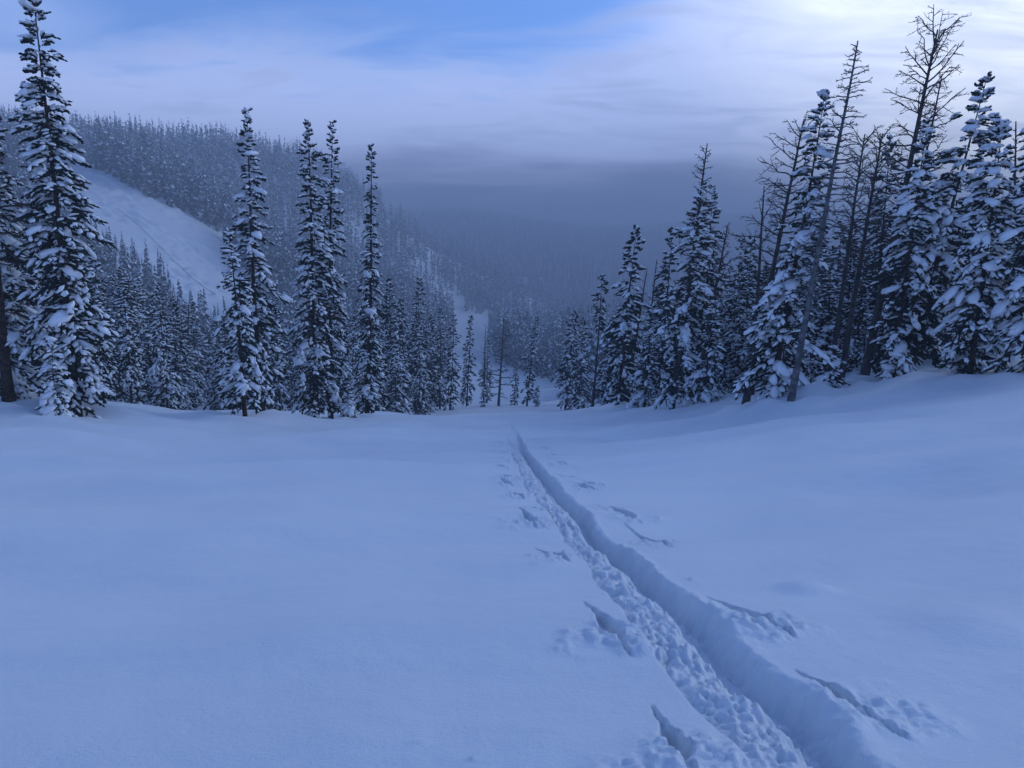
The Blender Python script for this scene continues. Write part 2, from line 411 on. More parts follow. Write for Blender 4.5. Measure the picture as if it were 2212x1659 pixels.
RR, SSg = np.meshgrid(rad, az, indexing='ij')
fy = RR; fx = SSg * RR
fz = far_base(fx, fy)
U, V = project(fx, fy, fz)
pm = pisted(U, V, fy).astype(float)
kk = np.array([1, 2, 1]) / 4
for _ in range(3):
    pm = np.apply_along_axis(lambda r: np.convolve(r, kk, 'same'), 0, pm); pm = np.apply_along_axis(lambda r: np.convolve(r, kk, 'same'), 1, pm)
mog = pm * sstep(noise(fx / 30, fy / 30, 90) + 0.5 * noise(fx / 9, fy / 9, 91), -0.55, 0.0) * (1.7 * np.abs(noise(fx / 3.6, fy / 5.0, 92)) + 0.6 * noise(fx / 2.4, fy / 3, 93))
rough = (1 - pm) * sstep(fy, 60, 110) * (0.9 * fbm(fx / 26, fy / 26, 94, 3) * np.clip(fy / 200, 0.2, 2) + 0.35 * noise(fx / 5, fy / 5, 95))
fz = fz + mog + rough - 0.18 * (1 - sstep(fy, 57, 66))
fc = grid_faces(*fx.shape)
# the far side of the valley carries its forest as surface; clearings stay snow
ctr_y = fy.ravel()[fc].mean(1); cu = U.ravel()[fc].mean(1); cv = V.ravel()[fc].mean(1)
mi = (ctr_y > 760).astype(int)
for poly in MEADOW: mi[inpoly(cu, cv, poly)] = 0
me = mesh_np('valley_terrain', np.stack([fx, fy, fz], -1).reshape(-1, 3), [fc], [m_snow, m_farfloor], matidx=mi)
o = link('valley_terrain', me); o['kind'] = 'structure'
tang = (fz - CAMZ) / fy
runmax = np.maximum.accumulate(tang, axis=0)
def hill(x, y):
    """height and visibility bound on the far terrain by bilinear lookup"""
    i = np.clip(np.interp(np.log(y), np.log(rad), np.arange(len(rad))), 0, len(rad) - 1.001); j = np.clip((x / y + 0.86) / 1.72 * 459, 0, 458.999)
    i0, j0 = i.astype(int), j.astype(int); a, b_ = i - i0, j - j0
    t = tang[i0, j0] * (1 - a) * (1 - b_) + tang[i0 + 1, j0] * a * (1 - b_) + tang[i0, j0 + 1] * (1 - a) * b_ + tang[i0 + 1, j0 + 1] * a * b_
    return CAMZ + t * y, runmax[i0, j0]
def terrain(x, y):
    x = np.atleast_1d(np.asarray(x, float)); y = np.atleast_1d(np.asarray(y, float))
    return np.where(y < 60, ground(x, y), hill(x, np.maximum(y, 57.1))[0])

# ------------------------------------------------------------------ tree building blocks
def frames(d, up=np.array([0, 0, 1.0])):
    d = d / np.linalg.norm(d, axis=1, keepdims=True)
    s = np.cross(d, up); s /= np.maximum(np.linalg.norm(s, axis=1, keepdims=True), 1e-6)
    u = np.cross(s, d)
    return d, s, u
def mats_from(d, s, u, ld, ls, lu): return np.stack([d * ld[:, None], s * ls[:, None], u * lu[:, None]], -1)
def spray_template(nb, jag, r):
    """a twig of needles: nb blades round the x axis with a ragged outline"""
    V, Fc = [], []
    for k in range(nb):
        a = math.pi * k / nb + 0.3
        c, s = math.cos(a), math.sin(a)
        prof = [(0.0, 0.3), (0.34, 1.0), (0.50, 0.5), (0.72, 0.9), (1.0, 0.06)] if jag else [(0, 0.3), (0.45, 1.0), (1.0, 0.05)]
        o = len(V)
        for x, w in prof:
            w1 = w * (0.8 + 0.4 * r.random()); w2 = w * (0.8 + 0.4 * r.random())
            V += [(x, c * w1, s * w1), (x + 0.06 * r.normal(), -c * w2, -s * w2)]
        for i in range(len(prof) - 1): Fc.append((o + 2 * i, o + 2 * i + 1, o + 2 * i + 3, o + 2 * i + 2))
    return np.array(V, float), np.array(Fc)
def pad_template(nu, nv, r):
    ph = r.random(6) * 6.28
    def pt(th, a):
        x, y, z = math.sin(th) * math.cos(a), math.sin(th) * math.sin(a), math.cos(th)
        k = 1 + 0.22 * math.sin(2 * a + ph[0]) * math.sin(th) + 0.16 * math.sin(3 * a + ph[1]) * math.sin(th) + 0.12 * math.sin(2.5 * th + ph[2] + a) * math.sin(th)
        z = z if z > 0 else z * 0.45
        return (x * k, y * k, z * k - 0.25 * max(x, 0) ** 2)
    V = [pt(0, 0)] + [pt(math.pi * j / nv, 2 * math.pi * i / nu) for j in range(1, nv) for i in range(nu)] + [pt(math.pi, 0)]
    Fc = []; ix = lambda j, i: 1 + (j - 1) * nu + i % nu; last = len(V) - 1
    for i in range(nu):
        Fc.append((0, ix(1, i), ix(1, i + 1))); Fc.append((last, ix(nv - 1, i + 1), ix(nv - 1, i)))
        for j in range(1, nv - 1):
            Fc += [(ix(j, i), ix(j + 1, i), ix(j + 1, i + 1)), (ix(j, i), ix(j + 1, i + 1), ix(j, i + 1))]
    return np.array(V), np.array(Fc)
tr = np.random.default_rng(3)
SPR = [spray_template(2, True, tr) for _ in range(5)]; SPR_LO = [spray_template(2, False, tr) for _ in range(3)]
PAD = [pad_template(8, 4, tr) for _ in range(7)]; PAD_LO = [pad_template(5, 3, tr) for _ in range(4)]
def tube(pts, rads, ns=7, cap=True):
    pts = np.asarray(pts, float); rads = np.asarray(rads, float)
    d = np.gradient(pts, axis=0); ref = np.array([0.31, 0.95, 0.05]) if abs(d[0, 2]) > 0.5 * np.linalg.norm(d[0]) else np.array([0, 0, 1.0])
    d, s, u = frames(d, ref)
    a = np.linspace(0, 2 * np.pi, ns, endpoint=False)
    V = pts[:, None] + rads[:, None, None] * (np.cos(a)[None, :, None] * s[:, None] + np.sin(a)[None, :, None] * u[:, None])
    n_ = len(pts); i = np.arange(n_ * ns).reshape(n_, ns); j = np.roll(i, -1, axis=1)
    return V.reshape(-1, 3), np.stack([i[:-1], j[:-1], j[1:], i[1:]], -1).reshape(-1, 4)
PROF = {
    'spire': ([0, .06, .2, .3, .45, .6, .75, .86, .94, 1], [.60, .78, .90, .94, .88, .76, .60, .46, .26, .05]),
    'thin':  ([0, .1, .3, .5, .65, .78, .9, .96, 1], [.75, 1.0, .95, .85, .62, .45, .30, .22, .06]),
    'cone':  ([0, .08, .25, .45, .65, .82, .93, 1], [.68, .88, .94, .82, .60, .38, .20, .04]),
    'full':  ([0, .1, .3, .5, .7, .82, .92, 1], [.85, 1.0, .97, .82, .62, .46, .30, .06]),
    'club':  ([0, .2, .5, .75, .9, 1], [.55, .65, .8, 1.0, .8, .2]),
}
def conifer(seed, H, R, prof='spire', base=0.03, snow=1.0, dens=1.0, lean=(0, 0), ragged=0.5, tr_r=None, hi=True, multi=0, sag=1.0, padk=1.0, dead_top=0.0):
    r = np.random.default_rng(seed)
    ph = r.random(4) * 6.28; amp = 0.012 * H
    def axis(z):
        t = z / H
        return np.stack([lean[0] * z + amp * np.sin(2.2 * t + ph[0]) * t * (1 - t) * 2, lean[1] * z + amp * np.sin(2.7 * t + ph[1]) * t * (1 - t) * 2, z], -1)
    tr_r = tr_r or 0.0080 * H + 0.02
    zt = np.linspace(-0.6, H * 0.985, 16)
    T = tube(axis(zt), np.maximum(tr_r * (1 - np.clip(zt, 0, H) / H) ** 0.8, 0.012) * (1 + 0.25 * np.exp(-np.clip(zt, 0, 9) / 0.35)), 8 if hi else 6)
    Htop = H * (1 - dead_top)
    step = (0.062 if hi else 0.16) / dens * (H / 11) ** 0.4
    nb = max(int((Htop - base * H) / step), 12)
    hs = base * H + (Htop - base * H) * (np.arange(nb) + r.random(nb) * 0.8) / nb
    hs = hs + 0.10 * np.sin(hs / 0.42 * 6.28) * 0.42       # loose whorls
    f = np.clip((hs - base * H) / (Htop - base * H), 0, 1)
    Lb = np.interp(f, *PROF[prof]) * R
    az_ = r.random(nb) * 6.283
    # gaps and bulges: an angular-vertical noise
    g = noise(np.cos(az_) * 1.1 + hs * 0.55, np.sin(az_) * 1.1 + seed * 3.7, 5)
    Lb = Lb * np.clip(1 + ragged * 1.25 * g, 0.25, 1.5) * (0.72 + 0.45 * r.random(nb))
    rare = r.random(nb) < 0.05 * ragged
    Lb = np.where(rare, Lb * 1.4, Lb)
    Lb = np.maximum(Lb, 0.10)
    el = np.interp(f, [0, .5, .85, 1], [-0.30, -0.08, 0.25, 0.95]) * 1.0 + r.normal(0, 0.13, nb)
    droop = (0.25 + 0.25 * r.random(nb)) * sag * np.interp(f, [0, .8, 1], [1.1, .7, .1])
    root = axis(hs)
    out = np.stack([np.cos(az_), np.sin(az_), np.zeros(nb)], -1)
    def bpt(i, t):   # point on branch i at parameter t
        l = Lb[i]
        p = root[i] + out[i] * (l * t * np.cos(el[i]))[:, None]
        p[:, 2] += l * (np.sin(el[i]) * t - droop[i] * t * t)
        return p
    def bdir(i, t):
        d = out[i] * np.cos(el[i])[:, None]
        d[:, 2] = np.sin(el[i]) - 2 * droop[i] * t
        return d
    # needle sprays
    cnt = np.maximum((Lb / (0.082 if hi else 0.18)).astype(int), 3 if hi else 2)
    idx = np.repeat(np.arange(nb), cnt)
    tpar = np.clip(0.05 + 0.95 * r.random(len(idx)) ** 0.85, 0, 1)
    p = bpt(idx, tpar); d = bdir(idx, tpar); d, s, u = frames(d)
    side = r.choice([-1, 1], len(idx)) * (0.25 + 0.75 * r.random(len(idx))) * np.interp(tpar, [0, .85, 1], [1.1, .9, .4])
    dd = d * np.cos(side)[:, None] + s * np.sin(side)[:, None] + u * (r.normal(-0.10, 0.22, len(idx)))[:, None]
    dd, s2, u2 = frames(dd)
    ln = np.minimum(0.13 + 0.28 * Lb[idx] * (1.05 - 0.55 * tpar), 0.52) * (0.7 + 0.6 * r.random(len(idx)))
    if not hi: ln = ln * 1.45
    wd = (0.042 if hi else 0.095) * (0.7 + 0.6 * r.random(len(idx))) * (H / 11) ** 0.3
    parts = []
    ch = r.integers(0, 50, len(idx))
    tl = SPR if hi else SPR_LO
    for k in range(len(tl)):
        q = ch % len(tl) == k
        if q.any(): parts.append(scatter(*tl[k], mats_from(dd[q], s2[q], u2[q], ln[q], wd[q], wd[q]), p[q] - u2[q] * 0.02))
    crown = joinVF(parts)
    # snow: small caps lying along the twigs, and larger pillows on the branches
    sg = np.clip(0.82 + 1.10 * noise(np.cos(az_) * 0.9 + 7.1, np.sin(az_) * 0.9 + hs * 0.75 + seed, 15), 0.10, 1.35)     # patchy load
    q = (r.random(len(idx)) < (0.68 if hi else 0.80) * snow * sg[idx] * (0.55 + 0.6 * tpar)) & (u2[:, 2] > 0.2)
    cl_ = ln[q] * (0.30 + 0.30 * r.random(q.sum())); cw = (0.035 + 0.22 * cl_) * (0.8 + 0.5 * r.random(q.sum())) * (padk if hi else 1.3 * padk); chh = (0.028 + 0.12 * cl_) * (0.7 + 0.6 * r.random(q.sum()))
    pc = p[q] + dd[q] * (ln[q] * 0.55)[:, None] + np.array([0, 0, 1.0]) * (0.25 * wd[q] + 0.4 * chh)[:, None]
    parts = []; ch = r.integers(0, 70, len(pc)); tl = PAD_LO
    for k in range(len(tl)):
        w_ = ch % len(tl) == k
        if w_.any(): parts.append(scatter(*tl[k], mats_from(dd[q][w_], s2[q][w_], u2[q][w_], cl_[w_], cw[w_], chh[w_]), pc[w_]))
    ns_ = np.where(r.random(nb) < 0.45 * snow * sg, 1, 0) + (r.random(nb) < 0.35 * snow * padk * sg * np.clip(Lb / 0.8, 0, 1)) + 2 * (r.random(nb) < 0.10 * snow * sg * padk)
    idx = np.repeat(np.arange(nb), ns_.astype(int))
    tpar = np.clip(0.35 + 0.62 * r.random(len(idx)) ** 0.7, 0, 0.98)
    p = bpt(idx, tpar); d = bdir(idx, tpar)
    d[:, 2] -= 0.15 * sag; d, s, u = frames(d)
    yaw = r.normal(0, 0.45, len(idx)); d, s = d * np.cos(yaw)[:, None] + s * np.sin(yaw)[:, None], s * np.cos(yaw)[:, None] - d * np.sin(yaw)[:, None]
    big = np.where(r.random(len(idx)) < 0.18, 1.55, 0.85) * padk * np.clip(0.5 + 0.6 * sg[idx], 0.6, 1.25)
    lt = np.minimum(np.minimum(0.075 + 0.11 * Lb[idx], 0.25) * (0.55 + 0.8 * r.random(len(idx))) * big, 0.36)
    lt = lt * 1.18; wt = lt * (0.36 + 0.30 * r.random(len(idx))); ht = np.minimum(lt * 0.36, 0.10) * (0.7 + 0.6 * r.random(len(idx)))
    ch = r.integers(0, 70, len(idx)); tl = PAD if hi else PAD_LO
    for k in range(len(tl)):
        q = ch % len(tl) == k
        if q.any(): parts.append(scatter(*tl[k], mats_from(d[q], s[q], u[q], lt[q], wt[q], ht[q]), p[q] + u[q] * (0.035 + 0.3 * ht[q])[:, None]))
    snowp = joinVF(parts)
    if dead_top > 0:
        pass
    return T, crown, snowp
def place_tree(name, loc, meshes, label, cat, group=None, rz=0.0, sc=(1, 1, 1)):
    e = bpy.data.objects.new(name, None); C.objects.link(e)
    e.empty_display_size = 0.3; e.location = loc; e.rotation_euler = (0, 0, rz); e.scale = sc
    tag(e, label, cat, group)
    for nme, me in meshes:
        ob = link(nme, me, e)
        if nme == 'snow_load': ob['kind'] = 'stuff'
    return e
def tree_meshes(spec, nm, mneedle=None):
    T, cr, sn = spec
    return [('trunk', mesh_np(nm + '_trunk', T[0], [T[1]], [m_bark])),
            ('crown', mesh_np(nm + '_crown', cr[0], cr[1], [mneedle or m_needle], smooth=False)),
            ('snow_load', mesh_np(nm + '_snow', sn[0], sn[1], [m_tsnow]))]

# dead tree: bare trunk and each limb with its twigs as a mesh of its own
def limb(r, L0, e0, curl, rad, twigs=5, level=0):
    """a limb along +X in its own frame: list of (V,F)"""
    k = 6 if level == 0 else 4
    t = np.linspace(0, 1, k)
    side = r.normal(0, 0.10) ; kink = r.normal(0, 0.022 * L0, (k, 3)); kink[0] = 0
    P_ = np.stack([L0 * t * math.cos(e0), L0 * side * t ** 2, L0 * (math.sin(e0) * t + curl * t ** 2)], -1) + kink
    parts = [tube(P_, rad * (1 - 0.75 * t) + 0.004, 5 if level == 0 else 3)]
    if level < 2:
        for q in range(twigs):
            tt = 0.25 + 0.72 * (q + r.random()) / twigs
            i = min(int(tt * (k - 1)), k - 2); a = tt * (k - 1) - i
            p0 = P_[i] * (1 - a) + P_[i + 1] * a
            sub = limb(r, L0 * (0.22 + 0.28 * r.random()) * (1.15 - 0.5 * tt), r.normal(0.12, 0.38), r.normal(0, 0.16), rad * 0.45, 3 if level == 0 else 0, level + 1)
            ya = r.choice([-1, 1]) * (0.5 + 0.6 * r.random()); c, s = math.cos(ya), math.sin(ya)
            Rm = np.array([[c, -s, 0], [s, c, 0], [0, 0, 1]])
            for V_, F_ in sub: parts.append((V_ @ Rm.T + p0, F_))
    return parts
def dead_tree(seed, loc, H, lean, r0, label, nbr=34, b0=0.3, Lmax=1.2, e=(0.0, 0.3), curl=0.15, mat=None, fork=0, group=None, top_len=0.35, twigs=5, rtop=0.02, brk=1.0):
    r = np.random.default_rng(seed); mat = mat or m_dead
    e_ = bpy.data.objects.new('dead_tree', None); C.objects.link(e_); e_.location = loc; e_.empty_display_size = 0.3
    tag(e_, label, 'dead tree', group)
    z = np.linspace(-0.6, H, 14); wob = np.cumsum(r.normal(0, 0.012 * H / 14, (14, 2)), 0)
    pts = np.stack([lean[0] * z + wob[:, 0], lean[1] * z + wob[:, 1], z], -1)
    rad_ = (r0 - rtop) * (1 - np.clip(z, 0, H) / H) ** 0.85 + rtop
    V_, F_ = tube(pts, rad_ * (1 + 0.3 * np.exp(-np.clip(z, 0, 9) / 0.3)), 8)
    link('trunk', mesh_np('dead_trunk', V_, [F_], [mat]), e_)
    for q in range(nbr):
        f = b0 + (0.985 - b0) * (q + r.random() * 0.9) / nbr
        zz = f * H; p0 = np.array([np.interp(zz, z, pts[:, 0]), np.interp(zz, z, pts[:, 1]), zz])
        k = (f - b0) / (1 - b0)
        Lq = Lmax * np.interp(k, [0, .25, .6, 1], [.55, 1, .9, top_len]) * (0.30 + 0.65 * r.random())
        parts = limb(r, Lq, np.interp(k, [0, 1], e) + r.normal(0, 0.18), curl + r.normal(0, 0.12), (0.011 + 0.012 * Lq) * brk, twigs)
        a = q * 2.4 + r.normal(0, 0.5); c, s = math.cos(a), math.sin(a); Rm = np.array([[c, -s, 0], [s, c, 0], [0, 0, 1]])
        Vb, Fb = joinVF([(V1 @ Rm.T + p0, F1) for V1, F1 in parts])
        link('branch', mesh_np('dead_branch', Vb, Fb, [mat]), e_)
    for q in range(fork):
        p0 = np.array([np.interp(H * .9, z, pts[:, 0]), np.interp(H * .9, z, pts[:, 1]), H * .9])
        parts = limb(r, H * 0.12, 1.0 + 0.2 * q, 0.2, r0 * 0.13, 7); a = q * 3.0; c, s = math.cos(a), math.sin(a); Rm = np.array([[c, -s, 0], [s, c, 0], [0, 0, 1]])
        Vb, Fb = joinVF([(V1 @ Rm.T + p0, F1) for V1, F1 in parts])
        link('branch', mesh_np('dead_branch', Vb, Fb, [mat]), e_)
    return e_
def axis_from(ub, vb, ut, vt, d):
    """base on the ground, height and lean for a tree that spans these two picture points at depth d"""
    if d is None:
        x, d = hit(ub, vb)
    else:
        a, yy, _ = ray(ub, vb); x = a / yy * d
    z = float(terrain(x, d)[0]); top = unproj(ut, vt, d)
    H = top[2] - z
    return np.array([x, d, z]), H, ((top[0] - x) / H, 0.0)

# ------------------------------------------------------------------ the trees one can tell apart
HERO = [  # ub vb ut vt d  halfwidth_px prof base snow dens ragged padk label
    (168, 890, 70, -22, 25.0, 98, 'spire', .02, 1.0, 1.75, .45, 1.15, 'tall snow-plastered fir towering over the left forest edge beside the brown trunk'),
    (14, 886, -22, 225, 25.5, 105, 'full', .02, 1.15, 1.2, .45, 1.2, 'broad snow-laden fir at the very end of the left forest edge, outside the brown trunk'),
    (72, 888, 55, 560, 29.0, 56, 'cone', .02, 1.1, 1.1, .45, 1.1, 'snow-laden fir just behind the brown trunk'),
    (228, 892, 205, 640, 27.0, 42, 'cone', .10, .9, 1.0, .4, 1.1, 'young snowy fir tucked against the tallest fir beside the brown trunk'),
    (118, 890, 112, 745, 23.5, 40, 'full', .02, 1.2, 1.2, .4, 1.4, 'low snow-heaped sapling between the brown trunk and the tallest fir'),
    (530, 912, 494, 500, None, 62, 'cone', .06, 1.0, 1.2, .45, 1.0, 'drooping snowy fir with bare foot, shorter of the pair standing out on open snow'),
    (568, 905, 533, 238, None, 56, 'spire', .07, .95, 1.15, .60, 1.1, 'tall ragged fir with bare foot, taller of the pair standing out on open snow'),
    (684, 901, 664, 262, 33.0, 62, 'spire', .02, .95, 1.25, .50, 1.0, 'stout tall fir in the close pair with touching crowns, snowy down to the ground'),
    (714, 899, 718, 266, 34.5, 52, 'spire', .05, .95, 1.2, .55, 1.05, 'slimmer tall fir with dark trunk in the close pair with touching crowns'),
    (752, 900, 750, 842, 33.5, 32, 'full', .02, 1.1, 1.2, .4, 1.2, 'tiny snow-covered sapling at the foot of the close pair of firs'),
    (792, 892, 803, 316, 36.0, 40, 'thin', .03, .9, 1.2, .40, .9, 'needle-thin tall fir with bare stiff tip standing alone right of the close pair'),
    (845, 884, 840, 603, 58.0, 30, 'spire', .04, .9, 1.1, .45, 1.1, 'snowy fir with pointed top just behind the needle-thin fir'),
    (872, 884, 866, 648, 62.0, 26, 'spire', .04, .9, 1.1, .45, 1.1, 'medium snowy fir second behind the needle-thin fir'),
    (856, 884, 854, 752, 52.0, 22, 'cone', .02, 1.1, 1.1, .4, 1.2, 'small snowy fir in front of the medium firs behind the needle-thin fir'),
    (898, 880, 906, 602, 70.0, 28, 'spire', .04, .9, 1.1, .45, 1.1, 'tallest fir of the clump bordering the left side of the lower run'),
    (928, 879, 931, 680, 72.0, 24, 'spire', .03, .95, 1.1, .45, 1.1, 'snowy fir in the middle of the clump bordering the lower run'),
    (950, 878, 952, 668, 78.0, 20, 'thin', .04, .9, 1.1, .45, 1.1, 'slender dark fir in the clump bordering the lower run'),
    (972, 876, 981, 680, 76.0, 24, 'spire', .06, .9, 1.1, .5, 1.1, 'snowy fir with dark visible trunk at the clump edge by the lower run'),
    (1008, 875, 1017, 682, 84.0, 18, 'thin', .06, .9, 1.2, .35, 1.1, 'isolated column-shaped fir standing in the open lower run'),
    (1044, 876, 1045, 842, 80.0, 10, 'cone', .02, 1.1, 1.2, .3, 1.2, 'tiny snowy fir beside the isolated column-shaped fir in the lower run'),
    (1052, 846, 1054, 733, 104.0, 17, 'spire', .10, .9, 1.1, .5, 1.1, 'fir with bare lower stem behind the bare grey trunk in the lower run'),
    (1112, 869, 1115, 772, 92.0, 10, 'thin', .02, 1.0, 1.2, .35, 1.0, 'skinny little fir right of the bare trunk in the lower run'),
    (1138, 878, 1159, 687, 84.0, 19, 'spire', .08, 1.0, 1.1, .5, 1.2, 'leaning snowy fir on the right border of the lower run'),
    (1160, 879, 1161, 836, 82.0, 8, 'cone', .02, 1.0, 1.1, .4, 1.1, 'tiny dark fir at the foot of the leaning fir by the lower run'),
    (1221, 878, 1241, 674, 66.0, 28, 'spire', .05, .95, 1.1, .5, 1.1, 'leaning snowy fir at the run-side corner of the dark forest'),
    (1248, 878, 1260, 690, 64.0, 28, 'cone', .03, 1.0, 1.1, .45, 1.1, 'snowy fir second in from the run-side corner of the dark forest'),
    (1280, 876, 1300, 598, 53.0, 20, 'club', .62, 1.0, 1.2, .4, 1.0, 'fir with a long bare stem and only a snowy tuft of crown on top'),
    (1312, 878, 1326, 686, 55.0, 32, 'cone', .03, 1.0, 1.1, .45, 1.1, 'snowy fir just behind the bare-stemmed fir with the tufted top'),
    (1333, 881, 1376, 490, 42.0, 44, 'spire', .05, 1.0, 1.2, .55, 1.15, 'leaning fir with thin dark open spire above the bare-stemmed tufted fir'),
    (1392, 880, 1412, 660, 40.0, 42, 'cone', .03, 1.1, 1.1, .45, 1.2, 'snow-heavy fir of middling height next to the leaning open-spired fir'),
    (1425, 880, 1453, 495, 46.0, 38, 'spire', .06, .9, 1.1, .5, 1.0, 'dark slim fir rising behind the middling snow-heavy fir'),
    (1449, 888, 1520, 400, 34.0, 60, 'spire', .07, 1.0, 1.2, .55, 1.15, 'large leaning snowy fir topped by a bare dead spire'),
    (1505, 882, 1539, 406, 37.5, 46, 'spire', .06, .85, 1.1, .5, 1.0, 'dark fir directly behind the fir with the bare dead spire'),
    (1517, 881, 1541, 655, 33.5, 46, 'cone', .05, 1.15, 1.2, .45, 1.3, 'short snow-capped fir in front of the dark fir by the dead-spired one'),
    (1575, 872, 1602, 518, 40.0, 44, 'cone', .05, .85, 1.1, .5, 1.0, 'dark snowy fir left of the leaning bare trunks'),
    (1596, 872, 1624, 516, 43.0, 36, 'spire', .05, .85, 1.1, .5, 1.0, 'narrow dark fir rising between bare leaning trunks'),
    (1668, 866, 1782, 198, 26.0, 82, 'cone', .03, 1.1, 1.25, .55, 1.4, 'big leaning fir with heavy snow pillows behind the grey leaning trunk'),
    (1786, 846, 1806, 752, 26.0, 36, 'full', .05, 1.1, 1.1, .45, 1.3, 'snow-capped little fir under the bare leaning trunks on the rise'),
    (1880, 845, 1925, 300, 33.0, 56, 'spire', .04, .8, 1.1, .5, .9, 'dark fir behind the cluster of thin dead leaning trunks'),
    (1925, 840, 2003, 268, 26.0, 72, 'cone', .06, 1.05, 1.2, .55, 1.4, 'leaning fir with a thick snow pillow skirt beside the forked dead tree'),
    (1962, 835, 2132, 165, 26.5, 92, 'full', .12, .9, 1.3, .55, 1.15, 'big leaning fir with a ragged many-pointed crown on the right rise'),
    (2094, 826, 2166, 264, 23.5, 88, 'cone', .02, 1.15, 1.25, .45, 1.3, 'broad snow-laden fir in front of the fir with the many-pointed crown'),
    (2225, 815, 2260, 200, 22.5, 100, 'cone', .03, 1.05, 1.2, .45, 1.3, 'snowy fir cut off at the right border of the forest on the rise'),
]
hero_boxes = []
seed = 100
ALL = []
for (ub, vb, ut, vt, d, hw, prof, base, snow, dens, rag, padk, label) in HERO:
    seed += 1
    loc, H, lean = axis_from(ub, vb, ut, vt, d)
    R_ = hw * loc[1] / F
    hi = loc[1] < 40.5
    sp_ = conifer(seed, H, R_ * (0.74 if ub < 1000 else 0.86), prof, base, snow, dens * (1.0 if hi else 1.9), lean, rag, hi=hi, padk=min(padk, 1.15) * (1.0 if hi else 0.8))
    place_tree('snowy_fir', loc, tree_meshes(sp_, 'fir_%d' % seed), label, 'tree')
    hero_boxes.append((loc[0], loc[1], R_))
# side leaders of the many-pointed crown are small firs of the same tree: added to that crown as a second leader
# dead trees and bare trunks
def dead(ub, vb, ut, vt, d, wpx, label, **kw):
    global seed
    seed += 1
    loc, H, lean = axis_from(ub, vb, ut, vt, d)
    hero_boxes.append((loc[0], loc[1], 0.4))
    return dead_tree(seed, loc, H, lean, wpx * loc[1] / F / 2, label, **kw)
dead(1710, 852, 1853, 88, 24.5, 15, 'grey leaning dead trunk with many short drooping twigs, standing in front on the rise', nbr=120, b0=.25, Lmax=1.15, e=(-.45, .45), curl=-.15, mat=m_frost, twigs=5)
dead(1612, 868, 1738, 258, 29.0, 15, 'dark leaning dead tree with upswept frosted branches left of the big pillowed fir', nbr=64, b0=.36, Lmax=1.9, e=(-.10, .65), curl=.12, twigs=8)
dead(1863, 838, 2024, 66, 28.0, 20, 'tallest black dead tree with forked bare top leaning over the right forest', nbr=70, b0=.30, Lmax=2.1, e=(-.20, .85), curl=.10, fork=3, twigs=8, top_len=.6, rtop=.025)
dead(1905, 838, 2036, 160, 31.0, 12, 'thinner bare dead tree close behind the forked black dead tree', nbr=30, b0=.45, Lmax=1.4, e=(0, .6), curl=.1, twigs=6)
dead(1812, 842, 1905, 288, 30.0, 14, 'bare dead trunk with upright bushy top, right one of the thin cluster', nbr=56, b0=.40, Lmax=1.4, e=(.0, .95), curl=.15, twigs=7, top_len=.7)
dead(1790, 842, 1868, 290, 31.5, 12, 'bare dead trunk, left one of the thin cluster behind the grey leaning trunk', nbr=50, b0=.40, Lmax=1.3, e=(.0, .9), curl=.15, twigs=6, top_len=.7)
dead(1622, 872, 1652, 402, 33.0, 11, 'slim bare dead tree with few crooked limbs left of the dark leaning dead tree', nbr=14, b0=.35, Lmax=1.7, e=(.1, .8), curl=.15, twigs=5)
dead(1500, 880, 1572, 490, 36.0, 11, 'bushy bare dead tree tangled with the firs near the dead spire', nbr=38, b0=.45, Lmax=1.3, e=(.1, .8), curl=.15, twigs=6)
dead(1484, 884, 1548, 520, 38.0, 10, 'straight dead trunk half hidden beside the bushy bare dead tree', nbr=18, b0=.5, Lmax=.9, e=(.1, .6), curl=.1)
dead(1450, 888, 1527, 310, 33.9, 12, 'bare dead spire sticking out of the top of the large leaning fir', nbr=70, b0=.40, Lmax=1.1, e=(-.1, .5), curl=.05, twigs=6)
dead(1350, 880, 1398, 582, 46.0, 8, 'thin leaning bare snag behind the leaning open-spired fir', nbr=12, b0=.6, Lmax=.5)
dead(1385, 880, 1419, 560, 48.0, 9, 'bare leaning snag between the open-spired fir and the dark slim fir', nbr=12, b0=.6, Lmax=.6)
dead(1077, 874, 1089, 683, 82.0, 6, 'bare grey-brown trunk with a few crooked limbs in the lower run', nbr=34, b0=.10, Lmax=2.2, e=(-.25, .4), curl=-.1, twigs=6, brk=2.0)
dead(1045, 850, 1050, 700, 100.0, 5, 'thin bare stem behind the isolated column-shaped fir', nbr=10, b0=.4, Lmax=.9)
dead(22, 888, -36, 300, 24.6, 22, 'thick leaning brown trunk with bare reaching limbs at the left border', nbr=30, b0=.28, Lmax=2.4, e=(-.3, .1), curl=.0, mat=m_bark, twigs=7, rtop=.09)
dead(2178, 822, 2195, 262, 27.0, 9, 'thin bare snag beside the broad snow-laden fir on the rise', nbr=20, b0=.5, Lmax=.8)
dead(398, 884, 408, 628, 66.0, 6, 'bare pointed snag among the firs below the ski run', nbr=12, b0=.5, Lmax=.7)
wx = np.array([b_[:3] for b_ in hero_boxes])
for hx, hy, hr in wx[wx[:, 1] < 52]:
    d2 = ((XX - hx) ** 2 + (YY - hy) ** 2)
    m = d2 < 16
    dd_ = np.sqrt(d2[m]); rr = 0.55 + 0.35 * hr
    ZZ[m] += 0.16 * np.exp(-((dd_ - rr * 1.5) / (0.45 * rr)) ** 2) * (0.5 + noise(XX[m] * 0.9, YY[m] * 0.9, 140)) - 0.14 * np.exp(-(dd_ / (0.6 * rr)) ** 2)
slope_me.vertices.foreach_set('co', np.stack([XX, YY, ZZ], -1).astype(np.float32).ravel()); slope_me.update()
print('heroes', len(bpy.data.objects), sum(len(m.polygons) for m in bpy.data.meshes))

